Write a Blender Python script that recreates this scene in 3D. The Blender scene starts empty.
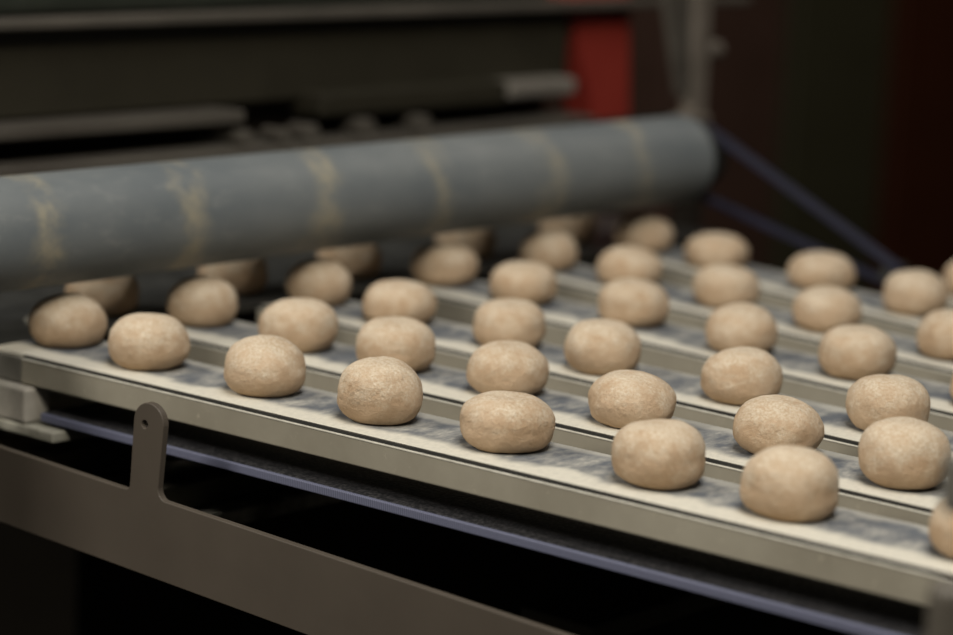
import bpy, bmesh, math, random
from mathutils import Vector, Matrix, noise

SC = bpy.context.scene
COL = SC.collection
random.seed(7)

# ------------------------------------------------------------------ camera
cam_data = bpy.data.cameras.new('camera')
cam = bpy.data.objects.new('camera', cam_data); COL.objects.link(cam)
cam_data.sensor_fit = 'HORIZONTAL'; cam_data.sensor_width = 36.0; cam_data.lens = 97.494
cam_data.clip_start = 0.05; cam_data.clip_end = 50
R_ = Vector((0.7555622, 0.6535511, 0.0446850)); U_ = Vector((-0.1552046, 0.1123239, 0.9814759)); F_ = Vector((-0.6364254, 0.7485014, -0.1863018))
m4 = Matrix((R_, U_, -F_)).transposed().to_4x4(); m4.translation = Vector((0, 0, 0.47659))
cam.matrix_world = m4
cam_data.dof.use_dof = True; cam_data.dof.focus_distance = 2.06; cam_data.dof.aperture_fstop = 2.6
SC.camera = cam

# ------------------------------------------------------------------ world, lamps, exposure
w = bpy.data.worlds.new('world'); SC.world = w; w.use_nodes = True
w.node_tree.nodes['Background'].inputs[0].default_value = (0.9, 0.95, 1.0, 1)
w.node_tree.nodes['Background'].inputs[1].default_value = 0.018


def area_lamp(name, loc, target, sx, sy, power, col):
    d = bpy.data.lights.new(name, 'AREA'); d.shape = 'RECTANGLE'; d.size = sx; d.size_y = sy; d.energy = power; d.color = col
    o = bpy.data.objects.new(name, d); COL.objects.link(o); o.location = loc
    o.rotation_euler = (Vector(target) - Vector(loc)).to_track_quat('-Z', 'Y').to_euler()
    return o


area_lamp('ceiling_lamp_key', (0.02, 0.20, 2.15), (-1.4, 1.8, 0.0), 0.8, 0.6, 62, (1.0, 0.94, 0.83))
area_lamp('ceiling_lamp_left', (-2.45, -0.55, 1.75), (-1.5, 1.8, 0.0), 0.7, 0.5, 46, (1.0, 0.95, 0.86))
area_lamp('ceiling_lamp_overhead', (-0.75, 1.3, 2.3), (-1.4, 1.8, 0.0), 0.8, 0.6, 20, (0.97, 0.98, 1.0))
area_lamp('background_fill_light', (-1.3, 4.3, 2.4), (-3.3, 4.9, 0.3), 0.8, 0.4, 16, (1.0, 0.92, 0.80))  # added fill light, unseen, brightens the dark cabinets and red post
SC.view_settings.view_transform = 'Standard'; SC.view_settings.look = 'None'
SC.view_settings.exposure = 0.0; SC.view_settings.gamma = 1.0; SC.view_settings.use_curve_mapping = False


# ------------------------------------------------------------------ materials
class NT:
    def __init__(s, name):
        s.m = bpy.data.materials.new(name); s.m.use_nodes = True
        s.t = s.m.node_tree; s.b = s.t.nodes['Principled BSDF']
        s.tc = s.t.nodes.new('ShaderNodeTexCoord')

    def n(s, typ, **kw):
        x = s.t.nodes.new(typ)
        for k, v in kw.items():
            setattr(x, k, v)
        return x

    def l(s, a, b):
        s.t.links.new(a, b)

    def coords(s, scale=(1, 1, 1), rand=False):
        mp = s.n('ShaderNodeMapping'); s.l(s.tc.outputs['Object'], mp.inputs['Vector'])
        mp.inputs['Scale'].default_value = scale
        if rand:
            oi = s.n('ShaderNodeObjectInfo'); mu = s.n('ShaderNodeVectorMath', operation='SCALE')
            mu.inputs[0].default_value = (13.7, 7.9, 5.3); s.l(oi.outputs['Random'], mu.inputs['Scale'])
            s.l(mu.outputs[0], mp.inputs['Location'])
        return mp.outputs[0]

    def noise(s, scale, detail=4, rough=.55, vec=None):
        x = s.n('ShaderNodeTexNoise'); x.inputs['Scale'].default_value = scale; x.inputs['Detail'].default_value = detail
        x.inputs['Roughness'].default_value = rough
        s.l(vec if vec is not None else s.coords(), x.inputs['Vector']); return x.outputs['Fac']

    def ramp(s, fac, stops):
        r = s.n('ShaderNodeValToRGB'); s.l(fac, r.inputs[0])
        el = r.color_ramp.elements
        while len(el) < len(stops):
            el.new(0.5)
        for e, (p, c) in zip(el, stops):
            e.position = p; e.color = (c if isinstance(c, tuple) else (c, c, c)) + (1,)
        return r.outputs[0]

    def math(s, op, a, b=None, clamp=False):
        x = s.n('ShaderNodeMath', operation=op); x.use_clamp = clamp
        for i, v in enumerate((a, b)):
            if v is None: continue
            if isinstance(v, (int, float)): x.inputs[i].default_value = v
            else: s.l(v, x.inputs[i])
        return x.outputs[0]

    def mix(s, fac, a, b):
        x = s.n('ShaderNodeMix', data_type='RGBA')
        for i, v in ((0, fac), (6, a), (7, b)):
            if isinstance(v, (int, float)): x.inputs[i].default_value = v
            elif isinstance(v, tuple): x.inputs[i].default_value = v + (1,)
            else: s.l(v, x.inputs[i])
        return x.outputs[2]

    def bump(s, h, strength=.3, dist=.001):
        x = s.n('ShaderNodeBump'); x.inputs['Strength'].default_value = strength; x.inputs['Distance'].default_value = dist
        s.l(h, x.inputs['Height']); s.l(x.outputs[0], s.b.inputs['Normal'])

    def base(s, c):
        if isinstance(c, tuple): s.b.inputs['Base Color'].default_value = c + (1,)
        else: s.l(c, s.b.inputs['Base Color'])

    def pbr(s, rough=.5, metal=0.0, spec=.5):
        s.b.inputs['Roughness'].default_value = rough; s.b.inputs['Metallic'].default_value = metal
        s.b.inputs['Specular IOR Level'].default_value = spec


def mottled(name, c1, c2, scale=20, rough=.5, metal=0.0, bump=.1, spec=.5, stretch=(1, 1, 1)):
    t = NT(name); v = t.coords(stretch); n = t.noise(scale, 5, .6, v)
    t.base(t.ramp(n, [(.3, c1), (.7, c2)])); t.pbr(rough, metal, spec)
    if bump: t.bump(t.noise(scale * 12, 3, .6, v), bump, .0005)
    return t.m


M = {}
# dough: tan wholemeal skin, bran flecks, dusting of pale flour
t = NT('floured_dough'); v = t.coords(rand=True)
skin = t.ramp(t.noise(30, 5, .6, v), [(.3, (.43, .295, .18)), (.7, (.55, .41, .28))])
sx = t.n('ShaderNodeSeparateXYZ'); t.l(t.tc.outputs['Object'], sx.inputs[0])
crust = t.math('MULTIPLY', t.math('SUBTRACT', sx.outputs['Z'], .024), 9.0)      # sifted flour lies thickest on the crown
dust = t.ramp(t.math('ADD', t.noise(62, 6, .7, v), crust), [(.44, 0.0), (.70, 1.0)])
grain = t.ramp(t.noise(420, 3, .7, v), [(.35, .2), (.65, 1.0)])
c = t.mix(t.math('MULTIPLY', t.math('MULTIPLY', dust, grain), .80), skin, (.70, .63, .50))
fleck = t.ramp(t.noise(640, 2, .5, v), [(.66, 0.0), (.74, 1.0)])
c = t.mix(t.math('MULTIPLY', fleck, .45), c, (.27, .15, .075))
t.base(c); t.pbr(.95, 0, .15)
t.bump(t.math('ADD', t.noise(230, 6, .75, v), t.math('MULTIPLY', t.noise(60, 4, .6, v), 1.4)), .8, .0026)
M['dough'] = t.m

# tread: blue-black steel with swept flour, thick along the front edge
t = NT('floured_tread'); v = t.coords((1, .42, 1), True)
sx = t.n('ShaderNodeSeparateXYZ'); t.l(t.tc.outputs['Object'], sx.inputs[0]); y = sx.outputs['Y']
big = t.noise(17, 4, .6, v); mid = t.noise(55, 5, .68, v); fine = t.noise(330, 3, .7, v)
edge_n = t.math('ADD', y, t.math('MULTIPLY', t.math('SUBTRACT', big, .5), .055))
front = t.n('ShaderNodeMapRange', interpolation_type='SMOOTHSTEP'); t.l(edge_n, front.inputs[0])
for i, val in zip((1, 2, 3, 4), (.024, .044, 1.0, 0.0)): front.inputs[i].default_value = val
back = t.n('ShaderNodeMapRange', interpolation_type='SMOOTHSTEP'); t.l(edge_n, back.inputs[0])
for i, val in zip((1, 2, 3, 4), (.080, .094, 0.0, .55)): back.inputs[i].default_value = val
sc_ = t.math('MULTIPLY', t.ramp(mid, [(.42, .03), (.74, .80)]), t.ramp(fine, [(.3, .55), (.7, 1.0)]))
fl = t.math('MAXIMUM', t.math('MAXIMUM', front.outputs[0], back.outputs[0]), sc_, True)
fl = t.math('MULTIPLY', fl, t.ramp(fine, [(.25, .80), (.6, 1.0)]), True)
t.base(t.mix(fl, (.095, .105, .120), (.61, .575, .485)))
t.pbr(.7, 0, .35); t.bump(t.math('ADD', fl, fine), .3, .0008)
M['tread'] = t.m

t = NT('rail_metal'); v = t.coords((1, 1, 1), True)
n1 = t.noise(9, 5, .6, v); n2 = t.noise(120, 4, .7, v)
c = t.ramp(n1, [(.3, (.27, .245, .19)), (.7, (.37, .34, .27))])
c = t.mix(t.ramp(n2, [(.62, 0.0), (.78, .5)]), c, (.55, .49, .38))
t.base(c); t.pbr(.55, .25, .4); t.bump(n2, .08, .0004); M['rail'] = t.m

M['lip'] = mottled('lip_highlight_metal', (.38, .36, .30), (.58, .55, .47), 60, .45, .1)  # bevel highlight along the rail edge, put into the lip's paler colour
M['rail_dark'] = mottled('dull_grey_metal', (.10, .095, .08), (.17, .16, .135), 18, .55, .2)
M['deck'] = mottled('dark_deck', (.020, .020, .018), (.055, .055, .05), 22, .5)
M['block'] = mottled('dusty_block_metal', (.20, .19, .16), (.36, .33, .28), 25, .65, .1)
# roller: blue-grey rubber with ring-shaped flour wear
t = NT('roller_rubber'); v = t.coords((1, .5, 1))
sx = t.n('ShaderNodeSeparateXYZ'); t.l(t.tc.outputs['Object'], sx.inputs[0])
wob = t.math('MULTIPLY', t.math('SUBTRACT', t.noise(14, 4, .6), .5), .075)
yy = t.math('ADD', sx.outputs['Y'], wob)
ph = t.math('PINGPONG', t.math('SUBTRACT', yy, 1.455), .0865)
band = t.n('ShaderNodeMapRange', interpolation_type='SMOOTHSTEP'); t.l(ph, band.inputs[0])
for i, val in zip((1, 2, 3, 4), (.006, .026, 1.0, 0.0)): band.inputs[i].default_value = val
blot = t.ramp(t.noise(24, 5, .65), [(.38, .0), (.66, .80)])
base = t.ramp(t.noise(7, 5, .6, v), [(.3, (.105, .120, .128)), (.7, (.19, .20, .195))])
scuff = t.ramp(t.noise(45, 5, .7, v), [(.56, 0.0), (.75, .45)])
base = t.mix(scuff, base, (.26, .265, .25))
t.base(t.mix(t.math('MULTIPLY', band.outputs[0], blot), base, (.34, .30, .205)))
t.pbr(.55, 0, .4); t.bump(t.noise(200, 3), .1, .0005); M['roller'] = t.m

M['black_rubber'] = mottled('black_end', (.010, .010, .009), (.022, .021, .018), 30, .6)
# belt: black woven fabric
t = NT('black_woven_belt'); vo = t.n('ShaderNodeTexVoronoi'); vo.inputs['Scale'].default_value = 420
t.l(t.coords((1, .6, 1)), vo.inputs['Vector'])
t.base(t.ramp(vo.outputs['Distance'], [(.15, (.05, .048, .05)), (.6, (.010, .010, .012))])); t.pbr(.7, 0, .3)
t.bump(vo.outputs['Distance'], .6, .001); M['belt'] = t.m
t = NT('blue_belt_edge'); wv = t.n('ShaderNodeTexWave'); wv.inputs['Scale'].default_value = 160; wv.bands_direction = 'X'
t.l(t.coords(), wv.inputs['Vector'])
t.base(t.ramp(wv.outputs['Fac'], [(.2, (.070, .075, .115)), (.8, (.14, .147, .215))])); t.pbr(.6); M['blue_edge'] = t.m
M['navy'] = mottled('navy_drive_belt', (.004, .0042, .016), (.006, .0065, .024), 40, .6)
M['paint'] = mottled('taupe_paint', (.065, .053, .041), (.077, .063, .049), 10, .5, .0, .05, .35)
# hood metals
M['hood'] = mottled('dark_olive_panel', (.022, .019, .012), (.032, .028, .018), 8, .5, 0, .05, .3)
M['beam'] = mottled('worn_beam', (.07, .062, .05), (.12, .105, .085), 14, .5, .1, stretch=(1, .4, 1))
M['ledge'] = mottled('dusty_ledge', (.045, .037, .028), (.08, .07, .055), 16, .7, stretch=(1, .3, 1))
M['dusty_bright'] = mottled('floury_ledge', (.13, .115, .095), (.20, .18, .15), 22, .8)
M['cover'] = mottled('grey_green_cover', (.016, .019, .013), (.030, .034, .025), 12, .5)
M['red'] = mottled('red_paint', (.22, .021, .014), (.28, .032, .020), 10, .5)
M['upright'] = mottled('dull_steel', (.11, .092, .072), (.19, .16, .13), 16, .55, .1)
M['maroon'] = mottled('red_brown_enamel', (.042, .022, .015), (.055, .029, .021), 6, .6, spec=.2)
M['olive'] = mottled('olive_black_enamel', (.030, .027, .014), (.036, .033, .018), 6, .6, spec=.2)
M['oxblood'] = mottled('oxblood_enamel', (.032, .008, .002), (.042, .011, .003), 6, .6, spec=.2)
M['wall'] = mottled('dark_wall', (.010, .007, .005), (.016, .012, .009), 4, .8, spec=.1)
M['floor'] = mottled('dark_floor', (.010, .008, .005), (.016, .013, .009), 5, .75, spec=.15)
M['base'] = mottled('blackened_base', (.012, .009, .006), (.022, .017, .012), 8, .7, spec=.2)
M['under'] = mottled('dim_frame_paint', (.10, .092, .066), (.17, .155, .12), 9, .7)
# tray under the belt: dull metal with drifts of flour
t = NT('floury_tray'); n = t.noise(11, 5, .6)
sx = t.n('ShaderNodeSeparateXYZ'); t.l(t.tc.outputs['Object'], sx.inputs[0])
near = t.n('ShaderNodeMapRange'); t.l(sx.outputs['X'], near.inputs[0])
for i, val in zip((1, 2, 3, 4), (.05, .14, 1.0, 0.25)): near.inputs[i].default_value = val
f = t.math('MULTIPLY', t.ramp(n, [(.42, 0.0), (.56, 1.0)]), near.outputs[0])
t.base(t.mix(f, (.085, .080, .058), (.50, .48, .40))); t.pbr(.8); M['tray'] = t.m


# ------------------------------------------------------------------ mesh helpers
def obj(name, bm, mat, parent=None, smooth=False, bevel=0.0, seg=2):
    me = bpy.data.meshes.new(name)
    bmesh.ops.recalc_face_normals(bm, faces=bm.faces)
    bm.to_mesh(me); bm.free(); me.materials.append(mat)
    if smooth:
        for p in me.polygons: p.use_smooth = True
    o = bpy.data.objects.new(name, me); COL.objects.link(o)
    if parent is not None: o.parent = parent
    if bevel:
        b = o.modifiers.new('bevel', 'BEVEL'); b.width = bevel; b.segments = seg; b.limit_method = 'ANGLE'
    return o


def box(bm, x0, x1, y0, y1, z0, z1):
    v = [bm.verts.new((x, y, z)) for x in (x0, x1) for y in (y0, y1) for z in (z0, z1)]
    for f in ((0, 1, 3, 2), (4, 6, 7, 5), (0, 4, 5, 1), (2, 3, 7, 6), (0, 2, 6, 4), (1, 5, 7, 3)):
        bm.faces.new([v[i] for i in f])
    return bm


def B(*a):
    return box(bmesh.new(), *a)


def cyl(bm, p0, p1, r, seg=40, r1=None):
    p0, p1 = Vector(p0), Vector(p1); ax = (p1 - p0).normalized()
    u = ax.orthogonal().normalized(); w_ = ax.cross(u); r1 = r if r1 is None else r1
    a = [bm.verts.new(p0 + (u * math.cos(k * 2 * math.pi / seg) + w_ * math.sin(k * 2 * math.pi / seg)) * r) for k in range(seg)]
    b = [bm.verts.new(p1 + (u * math.cos(k * 2 * math.pi / seg) + w_ * math.sin(k * 2 * math.pi / seg)) * r1) for k in range(seg)]
    for k in range(seg):
        bm.faces.new((a[k], a[(k + 1) % seg], b[(k + 1) % seg], b[k]))
    bm.faces.new(a[::-1]); bm.faces.new(b)
    return bm


def prism(pts, d):  # closed outline of 3D points pushed by vector d
    bm = bmesh.new(); d = Vector(d)
    a = [bm.verts.new(p) for p in pts]; b = [bm.verts.new(Vector(p) + d) for p in pts]
    n = len(a)
    for k in range(n): bm.faces.new((a[k], a[(k + 1) % n], b[(k + 1) % n], b[k]))
    bm.faces.new(a[::-1]); bm.faces.new(b)
    return bm


def tag(o, label, cat, group=None):
    o['label'] = label; o['category'] = cat
    if group: o['group'] = group
    return o


def thing(name, label, cat, loc=(0, 0, 0), rotz=0.0, group=None):
    o = bpy.data.objects.new(name, None); COL.objects.link(o); o.location = loc; o.rotation_euler = (0, 0, rotz)
    o.empty_display_size = .05
    return tag(o, label, cat, group)


def struct(name, bm, mat):
    o = obj(name, bm, mat); o['kind'] = 'structure'; return o


# ------------------------------------------------------------------ setting
FZ = -0.90
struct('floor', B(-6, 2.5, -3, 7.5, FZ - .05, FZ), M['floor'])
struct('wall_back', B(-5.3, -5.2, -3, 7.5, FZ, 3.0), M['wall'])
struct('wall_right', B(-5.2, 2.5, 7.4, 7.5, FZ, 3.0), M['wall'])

# cabinets in the dark behind the line
def cabinet(label, x, y0, y1, mat, h=1.6):
    t_ = thing('equipment_cabinet', label, 'cabinet', (x, (y0 + y1) / 2, FZ))
    w2 = (y1 - y0) / 2
    obj('body', B(-.5, 0, -w2, w2, .06, h), mat, t_, bevel=.006)
    obj('door', B(.001, .018, -w2 + .02, w2 - .02, .10, h - .04), mat, t_, bevel=.004)
    obj('plinth', B(-.46, -.03, -w2 + .03, w2 - .03, 0, .06), M['base'], t_)


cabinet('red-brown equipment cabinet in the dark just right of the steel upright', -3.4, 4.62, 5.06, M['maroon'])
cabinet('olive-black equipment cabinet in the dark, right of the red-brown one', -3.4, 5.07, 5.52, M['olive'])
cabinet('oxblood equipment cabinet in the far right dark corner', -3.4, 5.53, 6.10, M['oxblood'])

# ------------------------------------------------------------------ machine body under the conveyor
t_ = thing('bakery_machine', 'blackened lower machine housing in shadow under the black belt', 'machine', (0, 0, FZ))
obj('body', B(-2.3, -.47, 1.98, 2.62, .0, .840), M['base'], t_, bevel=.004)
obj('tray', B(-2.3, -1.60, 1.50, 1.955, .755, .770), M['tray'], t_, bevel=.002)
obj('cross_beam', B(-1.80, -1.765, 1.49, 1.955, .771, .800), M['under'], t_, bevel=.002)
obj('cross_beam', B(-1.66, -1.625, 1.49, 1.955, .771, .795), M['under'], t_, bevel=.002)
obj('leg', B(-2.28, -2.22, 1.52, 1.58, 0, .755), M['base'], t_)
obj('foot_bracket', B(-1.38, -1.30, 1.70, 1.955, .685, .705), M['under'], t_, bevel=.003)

# black belt with blue edge, running under the slats
YB = .032
t_ = thing('conveyor_belt', 'black woven conveyor belt with pale blue edge below the frontmost board', 'conveyor belt', (-1.3, 1.462, -.0480), YB)
obj('belt_surface', B(-.43, .82, .0015, .50, -.0085, 0), M['belt'], t_, bevel=.001)
e = obj('belt_edge', B(-.43, .82, -.0025, .0015, -.0080, -.0004), M['blue_edge'], t_, bevel=.001)
e['label'] = 'pale blue ribbed edge of the belt'

# ------------------------------------------------------------------ slats
ROWS = {  # slat: yaw slope, y of the ball line at x=-1.3, tilt dz/dx, x0, x1
    1: (.038, 1.5118, 0.0, -1.80, -.45), 2: (.0104, 1.6651, 0.0, -1.80, -.45), 3: (-.0278, 1.8162, 0.0, -1.80, -.45),
    4: (-.0574, 1.9971, -.007, -1.80, -.45), 5: (-.0712, 2.1614, -.011, -1.80, -.45), 6: (-.1172, 2.3252, -.019, -1.80, -.45),
    7: (-.10, 2.4675, -.019, -1.47, -.45)}
NTH = {1: 'frontmost', 2: 'second', 3: 'third', 4: 'fourth', 5: 'fifth', 6: 'sixth', 7: 'farthest'}
SLAB = {1: 'frontmost floured board, its whole pale metal rail in view above the blue-edged belt',
        2: 'second floured board from the front, directly behind the frontmost one',
        3: 'third floured board from the front with a dark line above its rail',
        4: 'fourth floured board from the front, slightly out of focus',
        5: 'fifth floured board from the front, blurred, two before the rearmost long one',
        6: 'sixth floured board, the rearmost long one, passing under the far end of the roller',
        7: 'short farthest board at the right, beyond the small navy belt pulley'}
SLAB[5] = 'fifth floured board from the front, blurred, just before the rearmost long one'


def row_z(k, x): return ROWS[k][2] * (x + 1.65) if x > -1.81 else 0.0


for k, (yaw, yc, tilt, x0, x1) in ROWS.items():
    t_ = thing('conveyor_board', SLAB[k], 'conveyor board', (-1.3, yc - .0505, row_z(k, -1.3)), group='floured boards of the conveyor')
    t_.rotation_euler = (0, -math.atan(tilt), math.atan(yaw))
    a, b = x0 + 1.3, x1 + 1.3
    ra = -.455 if k == 1 else a
    obj('rail', B(ra, b, 0, .101, -.0255, -.0030), M['rail'], t_, bevel=.0011)
    tr = obj('tread', B(a, b, .0058, .1005, -.0029, 0.0), M['tread'], t_, bevel=.0004)
    obj('seam_strip', B(ra, b, .0020, .0057, -.0030, -.0005), M['black_rubber'], t_)
    lip = obj('rail_lip', B(ra, b, -.0004, .0019, -.0042, -.0026), M['lip'], t_, bevel=.0006); lip['label'] = 'pale lip of the rail, edge highlight in its colour'
    if k == 1:
        c_ = obj('end_rail', B(a, ra - .001, .001, .100, -.0255, -.0031), M['rail_dark'], t_, bevel=.001)
        c_['label'] = 'darker grey end length of the rail'

# carrier chain bars the slats ride on
tag(obj('carrier_bar', B(-1.785, -1.755, 1.53, 2.44, -.0380, -.0262), M['rail_dark']), 'dark carrier bar under the left ends of the boards', 'carrier bar')

# dark deck under the roller that feeds the boards
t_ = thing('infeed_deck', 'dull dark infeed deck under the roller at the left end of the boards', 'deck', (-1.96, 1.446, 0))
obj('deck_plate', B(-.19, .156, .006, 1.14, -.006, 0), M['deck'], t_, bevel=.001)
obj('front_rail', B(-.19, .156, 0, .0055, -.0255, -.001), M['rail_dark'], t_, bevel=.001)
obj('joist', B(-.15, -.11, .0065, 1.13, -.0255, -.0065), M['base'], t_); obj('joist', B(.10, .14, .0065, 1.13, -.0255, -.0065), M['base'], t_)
obj('bolt', cyl(bmesh.new(), (.10, .10, 0), (.10, .10, .006), .009, 20), M['block'], t_, bevel=.002)

# bearing block under the front slat's left end
t_ = thing('bearing_block', 'dusty grey bearing block under the left end of the frontmost board', 'bearing block', (-1.83, 1.435, -.07))
obj('block', B(-.14, .092, 0, .030, .0107, .0432), M['block'], t_, bevel=.003)
obj('base_plate', B(-.16, .130, 0, .19, .0005, .0105), M['tray'], t_, bevel=.002)
obj('stem', B(-.12, -.06, .0, .04, FZ + .07, .0003), M['black_rubber'], t_)
cyl_bm = cyl(bmesh.new(), (.04, -.004, .026), (.04, .0, .026), .006, 16); obj('bolt', cyl_bm, M['rail_dark'], t_)

# ------------------------------------------------------------------ dough balls

def ball_mesh(seed, d, h, nu, nl, dent):
    bm = bmesh.new(); NS, NR = 56, 30
    rnd = random.Random(seed); off = Vector((rnd.uniform(0, 50), rnd.uniform(0, 50), rnd.uniform(0, 50)))
    zc = h * .435; hu = h - zc; hl = zc / .90
    ex = 1 + rnd.uniform(-.025, .025); ang = rnd.uniform(0, 3.14); tx, ty = rnd.uniform(-.05, .05), rnd.uniform(-.05, .05)
    def point(i, jf):
        ph = -math.pi / 2 + math.pi * jf; a = 2 * math.pi * i / NS
        c_, s_ = math.cos(ph), math.sin(ph); n = nu if s_ > 0 else nl
        k = (abs(c_) ** n + abs(s_) ** n) ** (-1 / n)
        r, z = c_ * k, s_ * k
        x = r * math.cos(a - ang) * ex; y = r * math.sin(a - ang) / ex
        p = Vector((x * math.cos(ang) - y * math.sin(ang), x * math.sin(ang) + y * math.cos(ang), z))
        g = 1 + .050 * noise.noise(p * 1.3 + off) + .016 * noise.noise(p * 4.2 + off)
        p = p * g
        zz = p.z * (hu if z > 0 else hl) + zc
        if z > 0: zz += (p.x * tx + p.y * ty) * h * z - dent * h * math.exp(-((p.x - tx * 4) ** 2 + (p.y - ty * 4) ** 2) / .12)
        q = Vector((p.x * d / 2, p.y * d / 2, zz))
        q.z = max(q.z, .0002 + .00002 * jf)
        return q
    rings = []
    for j in range(1, NR): rings.append([bm.verts.new(point(i, j / NR)) for i in range(NS)])
    bot = bm.verts.new((0, 0, .0002)); top = bm.verts.new(point(0, 1.0))
    for a, b in zip(rings, rings[1:]):
        for i in range(NS): bm.faces.new((a[i], a[(i + 1) % NS], b[(i + 1) % NS], b[i]))
    for i in range(NS):
        bm.faces.new((bot, rings[0][(i + 1) % NS], rings[0][i])); bm.faces.new((top, rings[-1][i], rings[-1][(i + 1) % NS]))
    return bm


# slat, place counted out from the roller, x, y, width, height
BALLS = [
    (1, 1, -1.7628, 1.5029, .0690, .0497), (1, 2, -1.6475, 1.4970, .0714, .0511), (1, 3, -1.5106, 1.5041, .0695, .0517), (1, 4, -1.3807, 1.5076, .0700, .0540), (1, 5, -1.2560, 1.5200, .0760, .0450), (1, 6, -1.1075, 1.5204, .0722, .0512), (1, 7, -.9908, 1.5222, .0704, .0535), (1, 8, -.8420, 1.5330, .0690, .047),
    (2, 0, -1.8577, 1.6270, .0700, .0495), (2, 1, -1.7611, 1.6673, .0660, .0489), (2, 2, -1.6228, 1.6574, .0707, .0501), (2, 3, -1.5057, 1.6622, .0709, .0505), (2, 4, -1.3818, 1.6700, .0695, .0472), (2, 5, -1.2409, 1.6620, .0717, .0476), (2, 6, -1.1041, 1.6735, .0716, .0485), (2, 7, -.9831, 1.6660, .0690, .0545),
    (3, 0, -1.8654, 1.8080, .0700, .0490), (3, 1, -1.7674, 1.8320, .0650, .0500), (3, 2, -1.6525, 1.8268, .0735, .0446), (3, 3, -1.5101, 1.8245, .0690, .0480), (3, 4, -1.3864, 1.8080, .0697, .0507), (3, 5, -1.2347, 1.8090, .0700, .0500), (3, 6, -1.0925, 1.8180, .0710, .0498),
    (4, 0, -1.8600, 1.9740, .0690, .0480), (4, 1, -1.7692, 2.0246, .0700, .0465), (4, 2, -1.6502, 2.0125, .0710, .0448), (4, 3, -1.5113, 2.0163, .0712, .0488), (4, 4, -1.3679, 1.9984, .0695, .0484), (4, 5, -1.2347, 1.9929, .0712, .0510), (4, 6, -1.0879, 1.9800, .0700, .0490),
    (5, 0, -1.8700, 2.1740, .0690, .0480), (5, 1, -1.7625, 2.1908, .0660, .0463), (5, 2, -1.6491, 2.1898, .0705, .0444), (5, 3, -1.5149, 2.1796, .0685, .0467), (5, 4, -1.3792, 2.1641, .0695, .0470), (5, 5, -1.2300, 2.1560, .0700, .0490),
    (6, 0, -1.8780, 2.3680, .0690, .0470), (6, 1, -1.7731, 2.3790, .0680, .0450), (6, 2, -1.6599, 2.3660, .0730, .0420), (6, 3, -1.5180, 2.3640, .0730, .0445), (6, 4, -1.3790, 2.3310, .0670, .0500),
    (7, 1, -1.3900, 2.4765, .0700, .0480)]
ORD = ['', 'first', 'second', 'third', 'fourth', 'fifth', 'sixth', 'seventh', 'eighth']
LOOK = {(1, 1): 'soft-edged', (1, 2): 'flat-bottomed', (1, 3): 'round pale-topped', (1, 4): 'sharply focused round', (1, 5): 'sharply focused flat-topped', (1, 6): 'smooth', (1, 7): 'large smooth',
        (2, 6): 'grainy lopsided', (2, 7): 'tall', (2, 5): 'wide', (3, 5): 'square-shouldered', (3, 6): 'dome-topped', (2, 1): 'round', (3, 2): 'flat wide', (6, 3): 'blurred flat'}
for n_, (k, c_, x, y, d, h) in enumerate(BALLS):
    r = random.Random(100 + n_)
    nu, nl, dent = r.uniform(2.15, 2.5), r.uniform(2.5, 2.9), r.choice([0, 0, .02, .035])
    if (k, c_) == (1, 5): nu, dent = 2.75, .03
    if (k, c_) == (2, 6): nu = 2.2
    bm = ball_mesh(300 + n_, d, h * .93, nu, nl, dent)
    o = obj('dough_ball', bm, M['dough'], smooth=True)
    o.location = (x - .0035, y + .004, row_z(k, x)); o.rotation_euler = (0, -math.atan(ROWS[k][2]) if c_ else 0, 0)
    look = LOOK.get((k, c_), 'blurred' if k >= 4 else 'floury')
    if c_ == 0: lab = 'dough ball half hidden under the blue-grey roller, on the %s board from the front' % NTH[k]
    elif k == 7: lab = 'greyish blurred dough ball on the farthest board, cut by the right edge of the photo'
    elif (k, c_) in ((1, 8), (4, 6)): lab = 'dough ball cut off by the right edge of the photo, on the %s board' % NTH[k]
    elif k == 1: lab = '%s dough ball, %s out from the roller on the frontmost board' % (look, ORD[c_])
    else: lab = '%s dough ball, %s clear of the roller on the %s board from the front' % (look, ORD[c_], NTH[k])
    tag(o, lab, 'dough ball', 'dough balls on the boards')

# ------------------------------------------------------------------ roller over the slats
RX, RZ, RR = -1.7776, .1054, .051
t_ = thing('pressing_roller', 'large blue-grey roller with tan flour rings spanning over the boards', 'roller', (0, 0, 0))
bm = cyl(bmesh.new(), (RX, 1.15, RZ), (RX, 2.445, RZ), RR, 96)
obj('roller_body', bm, M['roller'], t_, True).modifiers.new('es', 'EDGE_SPLIT')
bm = cyl(bmesh.new(), (RX, 2.446, RZ), (RX, 2.462, RZ), RR * .95, 64); obj('end_disc', bm, M['black_rubber'], t_, bevel=.003)
bm = cyl(bmesh.new(), (RX, 2.463, RZ), (RX, 2.490, RZ), RR * .72, 48); obj('pulley', bm, M['black_rubber'], t_, bevel=.002)
bm = cyl(bmesh.new(), (RX, 2.490, RZ), (RX, 2.506, RZ), .010, 24); obj('shaft', bm, M['black_rubber'], t_)
bm = box(bmesh.new(), -1.999, RX + .016, 2.507, 2.519, RZ - .016, RZ + .016); box(bm, -1.999, -1.985, 2.519, 2.725, RZ - .016, RZ + .016)
obj('bearing_arm', bm, M['base'], t_)
bm = cyl(bmesh.new(), (RX, 1.02, RZ), (RX, 1.15, RZ), .012, 24); obj('shaft', bm, M['upright'], t_)
bm = box(bmesh.new(), RX - .03, RX + .03, 1.0, 1.02, FZ, RZ + .03); obj('support_plate', bm, M['rail_dark'], t_)

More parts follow.
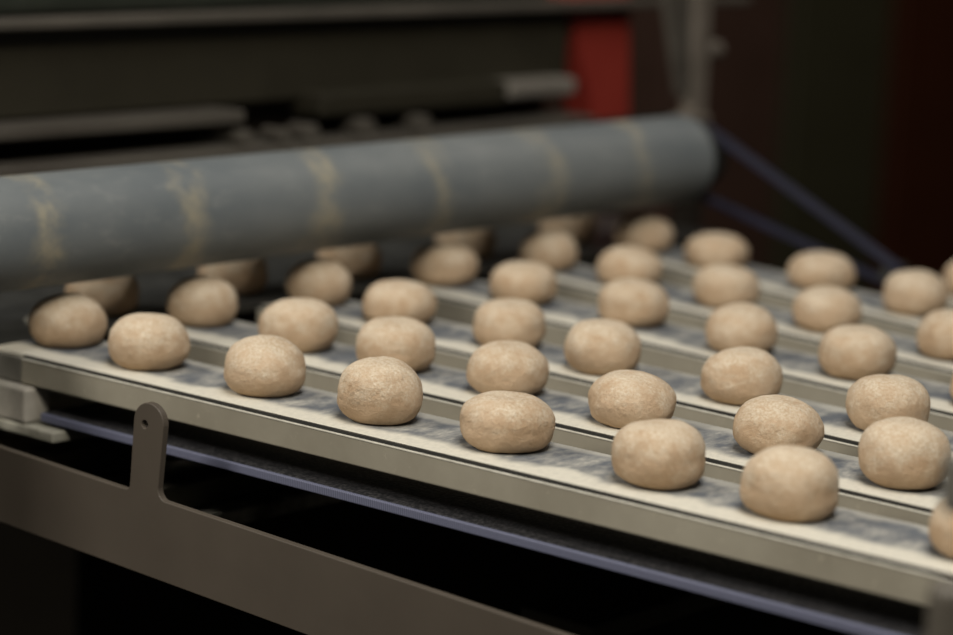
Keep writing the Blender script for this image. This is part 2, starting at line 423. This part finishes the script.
# narrow navy belt looping from the roller's far end to a small pulley
P0 = Vector((RX, 0, RZ)); r0 = RR * .74; P1 = Vector((-1.500, 0, .0065)); r1 = .009
dv = P1 - P0; D = dv.length; ang = math.atan2(dv.z, dv.x); al = math.acos((r0 - r1) / D)
def loop(e_):
    pts = []
    for c_, rr, a0, a1 in ((P0, r0 + e_, ang + al, ang + 2 * math.pi - al), (P1, r1 + e_, ang - al, ang + al)):
        for i in range(25):
            a = a0 + (a1 - a0) * i / 24
            pts.append((c_.x + rr * math.cos(a), c_.z + rr * math.sin(a)))
    return pts
inn, out = loop(0.0), loop(.0035)
bm = bmesh.new(); n = len(inn); V = []
for (xi, zi), (xo, zo) in zip(inn, out):
    V.append([bm.verts.new((xi, 2.465, zi)), bm.verts.new((xo, 2.465, zo)), bm.verts.new((xo, 2.488, zo)), bm.verts.new((xi, 2.488, zi))])
for i in range(n):
    a, b = V[i], V[(i + 1) % n]
    for q in range(4): bm.faces.new((a[q], a[(q + 1) % 4], b[(q + 1) % 4], b[q]))
tag(obj('drive_belt', bm, M['navy'], smooth=False), 'narrow navy blue drive belt slanting down from the right end of the roller', 'drive belt')
t_ = thing('belt_pulley', 'small dark pulley at the lower end of the navy drive belt', 'pulley', (P1.x, 2.4765, P1.z))
obj('wheel', cyl(bmesh.new(), (0, -.012, 0), (0, .012, 0), r1 - .0003, 32), M['black_rubber'], t_)
obj('bracket', B(-.012, .012, .013, .020, -.06, .012), M['base'], t_)

# ------------------------------------------------------------------ hood of the machine behind the roller
t_ = thing('machine_hood', 'dark olive machine hood with a pale worn beam behind the roller', 'machine hood', (-2.1, 0, 0))
obj('panel', B(-.06, -.0205, .60, 2.655, .155, .2625), M['hood'], t_, bevel=.003)
obj('top_beam', B(-.02, .006, .60, 3.03, .2505, .2625), M['beam'], t_, bevel=.003)
obj('cover', B(-.5, -.012, .60, 2.60, .263, .46), M['cover'], t_, bevel=.01)
obj('ledge', B(-.05, .020, .60, 2.03, .1385, .153), M['ledge'], t_, bevel=.003)
fl_ = obj('floury_ledge', B(-.05, .014, 2.50, 2.635, .141, .163), M['dusty_bright'], t_, bevel=.006); fl_['label'] = 'pale floury stretch of ledge'
obj('guard', B(-.05, .012, 2.16, 2.498, .137, .164), M['hood'], t_, bevel=.004)
obj('sill', B(-.05, .030, .60, 2.66, .085, .1125), M['ledge'], t_, bevel=.004)
obj('back_plate', B(-.30, -.06, .60, 2.66, -.02, .262), M['base'], t_)
for i, (y_, r_) in enumerate(((2.03, .010), (2.09, .008), (2.135, .011), (2.23, .012), (2.33, .010))):
    obj('roller_stud', cyl(bmesh.new(), (-.01, y_, .121), (.026, y_, .121), r_, 20), M['ledge'], t_, bevel=.002)
obj('frame_leg', B(-.30, -.20, .65, .75, FZ, -.02), M['base'], t_)
obj('frame_leg', B(-.30, -.20, 2.45, 2.55, FZ, -.02), M['base'], t_)

# red guard post, leaning and narrowing downward
bm = prism([(-2.124, 2.667, .40), (-2.124, 2.790, .40), (-2.124, 2.790, .2475), (-2.124, 2.812, .0), (-2.124, 2.752, .0), (-2.124, 2.722, .102), (-2.124, 2.667, .2475)], (-.05, 0, 0))
t_ = thing('guard_post', 'red painted guard post standing behind the roller under the beam', 'guard post', (0, 0, 0))
obj('post', bm, M['red'], t_, bevel=.004)
obj('stem', B(-2.17, -2.13, 2.765, 2.805, FZ, 0.0), M['base'], t_)

t_ = thing('steel_upright', 'dull steel upright with a side knob beyond the right end of the roller', 'upright', (-1.955, 2.722, FZ))
obj('post_foot', B(-.024, .002, -.014, .024, 0, .985), M['base'], t_, bevel=.003)
obj('post', B(-.022, 0, -.012, .022, .9855, 1.45), M['upright'], t_, bevel=.004)
obj('side_plate', prism([(.001, -.085, 1.185), (.001, -.028, 1.185), (.001, -.022, 1.05), (.001, -.040, 1.05)], (-.012, 0, 0)), M['ledge'], t_, bevel=.002)
obj('knob', cyl(bmesh.new(), (-.015, .028, 1.105), (-.015, .058, 1.105), .012, 24), M['upright'], t_, bevel=.003)
obj('collar', B(-.026, .004, -.026, .026, 1.000, 1.024), M['upright'], t_, bevel=.004)

# ------------------------------------------------------------------ taupe side bracket in front
def bracket():
    top = lambda s: -.0755 - .045 * (s + .113)
    bot = lambda s: -.1339 - .052 * (s + .2962)
    P = [(-.50, -.0585), (-.1620, -.0733)]
    for i in range(1, 6):                                          # small fillet
        a = i / 5 * math.pi / 2; P.append((-.1562 + .0045 * math.sin(a) - .0005, -.0733 + .0045 * (1 - math.cos(a))))
    cx, cz, r = -.1318, -.0135, .0172
    for i in range(19):
        a = math.radians(178 - 176 * i / 18); P.append((cx + r * math.cos(a), cz + r * math.sin(a)))
    P.append((-.1195, -.066))
    for i in range(1, 8):
        a = i / 7 * math.pi / 2; P.append((-.1195 + .0085 * (1 - math.cos(a)), -.066 - .0095 * math.sin(a)))
    P += [(.92, top(.92)), (.92, bot(.92)), (-.50, bot(-.50))]
    bm = bmesh.new(); T = .0065
    def ring(pts, y): return [bm.verts.new((a, y, b)) for a, b in pts]
    hole = [(cx - .0045 + .0034 * math.cos(2 * math.pi * i / 20), cz - .0015 + .0034 * math.sin(2 * math.pi * i / 20)) for i in range(20)]
    for y_ in (0.0, T):
        ed = []
        for pts in (P, hole):
            vs = ring(pts, y_); ed += [bm.edges.new((vs[i], vs[(i + 1) % len(vs)])) for i in range(len(vs))]
            (keep if y_ == 0.0 else keep2).append(vs)
        bmesh.ops.triangle_fill(bm, edges=ed, use_beauty=True, use_dissolve=False)
    for a, b in zip(keep, keep2):
        for i in range(len(a)): bm.faces.new((a[i], a[(i + 1) % len(a)], b[(i + 1) % len(b)], b[i]))
    return bm


keep, keep2 = [], []
t_ = thing('side_bracket', 'taupe painted flat steel bar with upright drilled tab at the front left', 'bracket', (-1.4, 1.4, 0), .045)
pl = obj('plate', bracket(), M['paint'], t_, bevel=.0008)
obj('mounting_leg', B(-.47, -.43, .008, .05, FZ, -.07), M['black_rubber'], t_)
obj('mounting_leg', B(.84, .88, .008, .05, FZ, -.135), M['black_rubber'], t_)

# ------------------------------------------------------------------ blurred guide bracket at the right edge
t_ = thing('guide_bracket', 'blurred grey guide bracket in the near foreground at the right edge', 'bracket', (-.705, 1.240, 0), math.radians(40.9))
obj('post', B(.045, .065, -.010, .010, FZ, .165), M['rail_dark'], t_, bevel=.003)
obj('upper_arm', B(-.0015, .045, -.007, .007, .112, .146), M['rail_dark'], t_, bevel=.004)
a_ = obj('lower_arm', B(-.005, .045, -.010, .010, .020, .074), M['beam'], t_, bevel=.012, seg=4)
a_['label'] = 'brown-grey rounded lower arm'
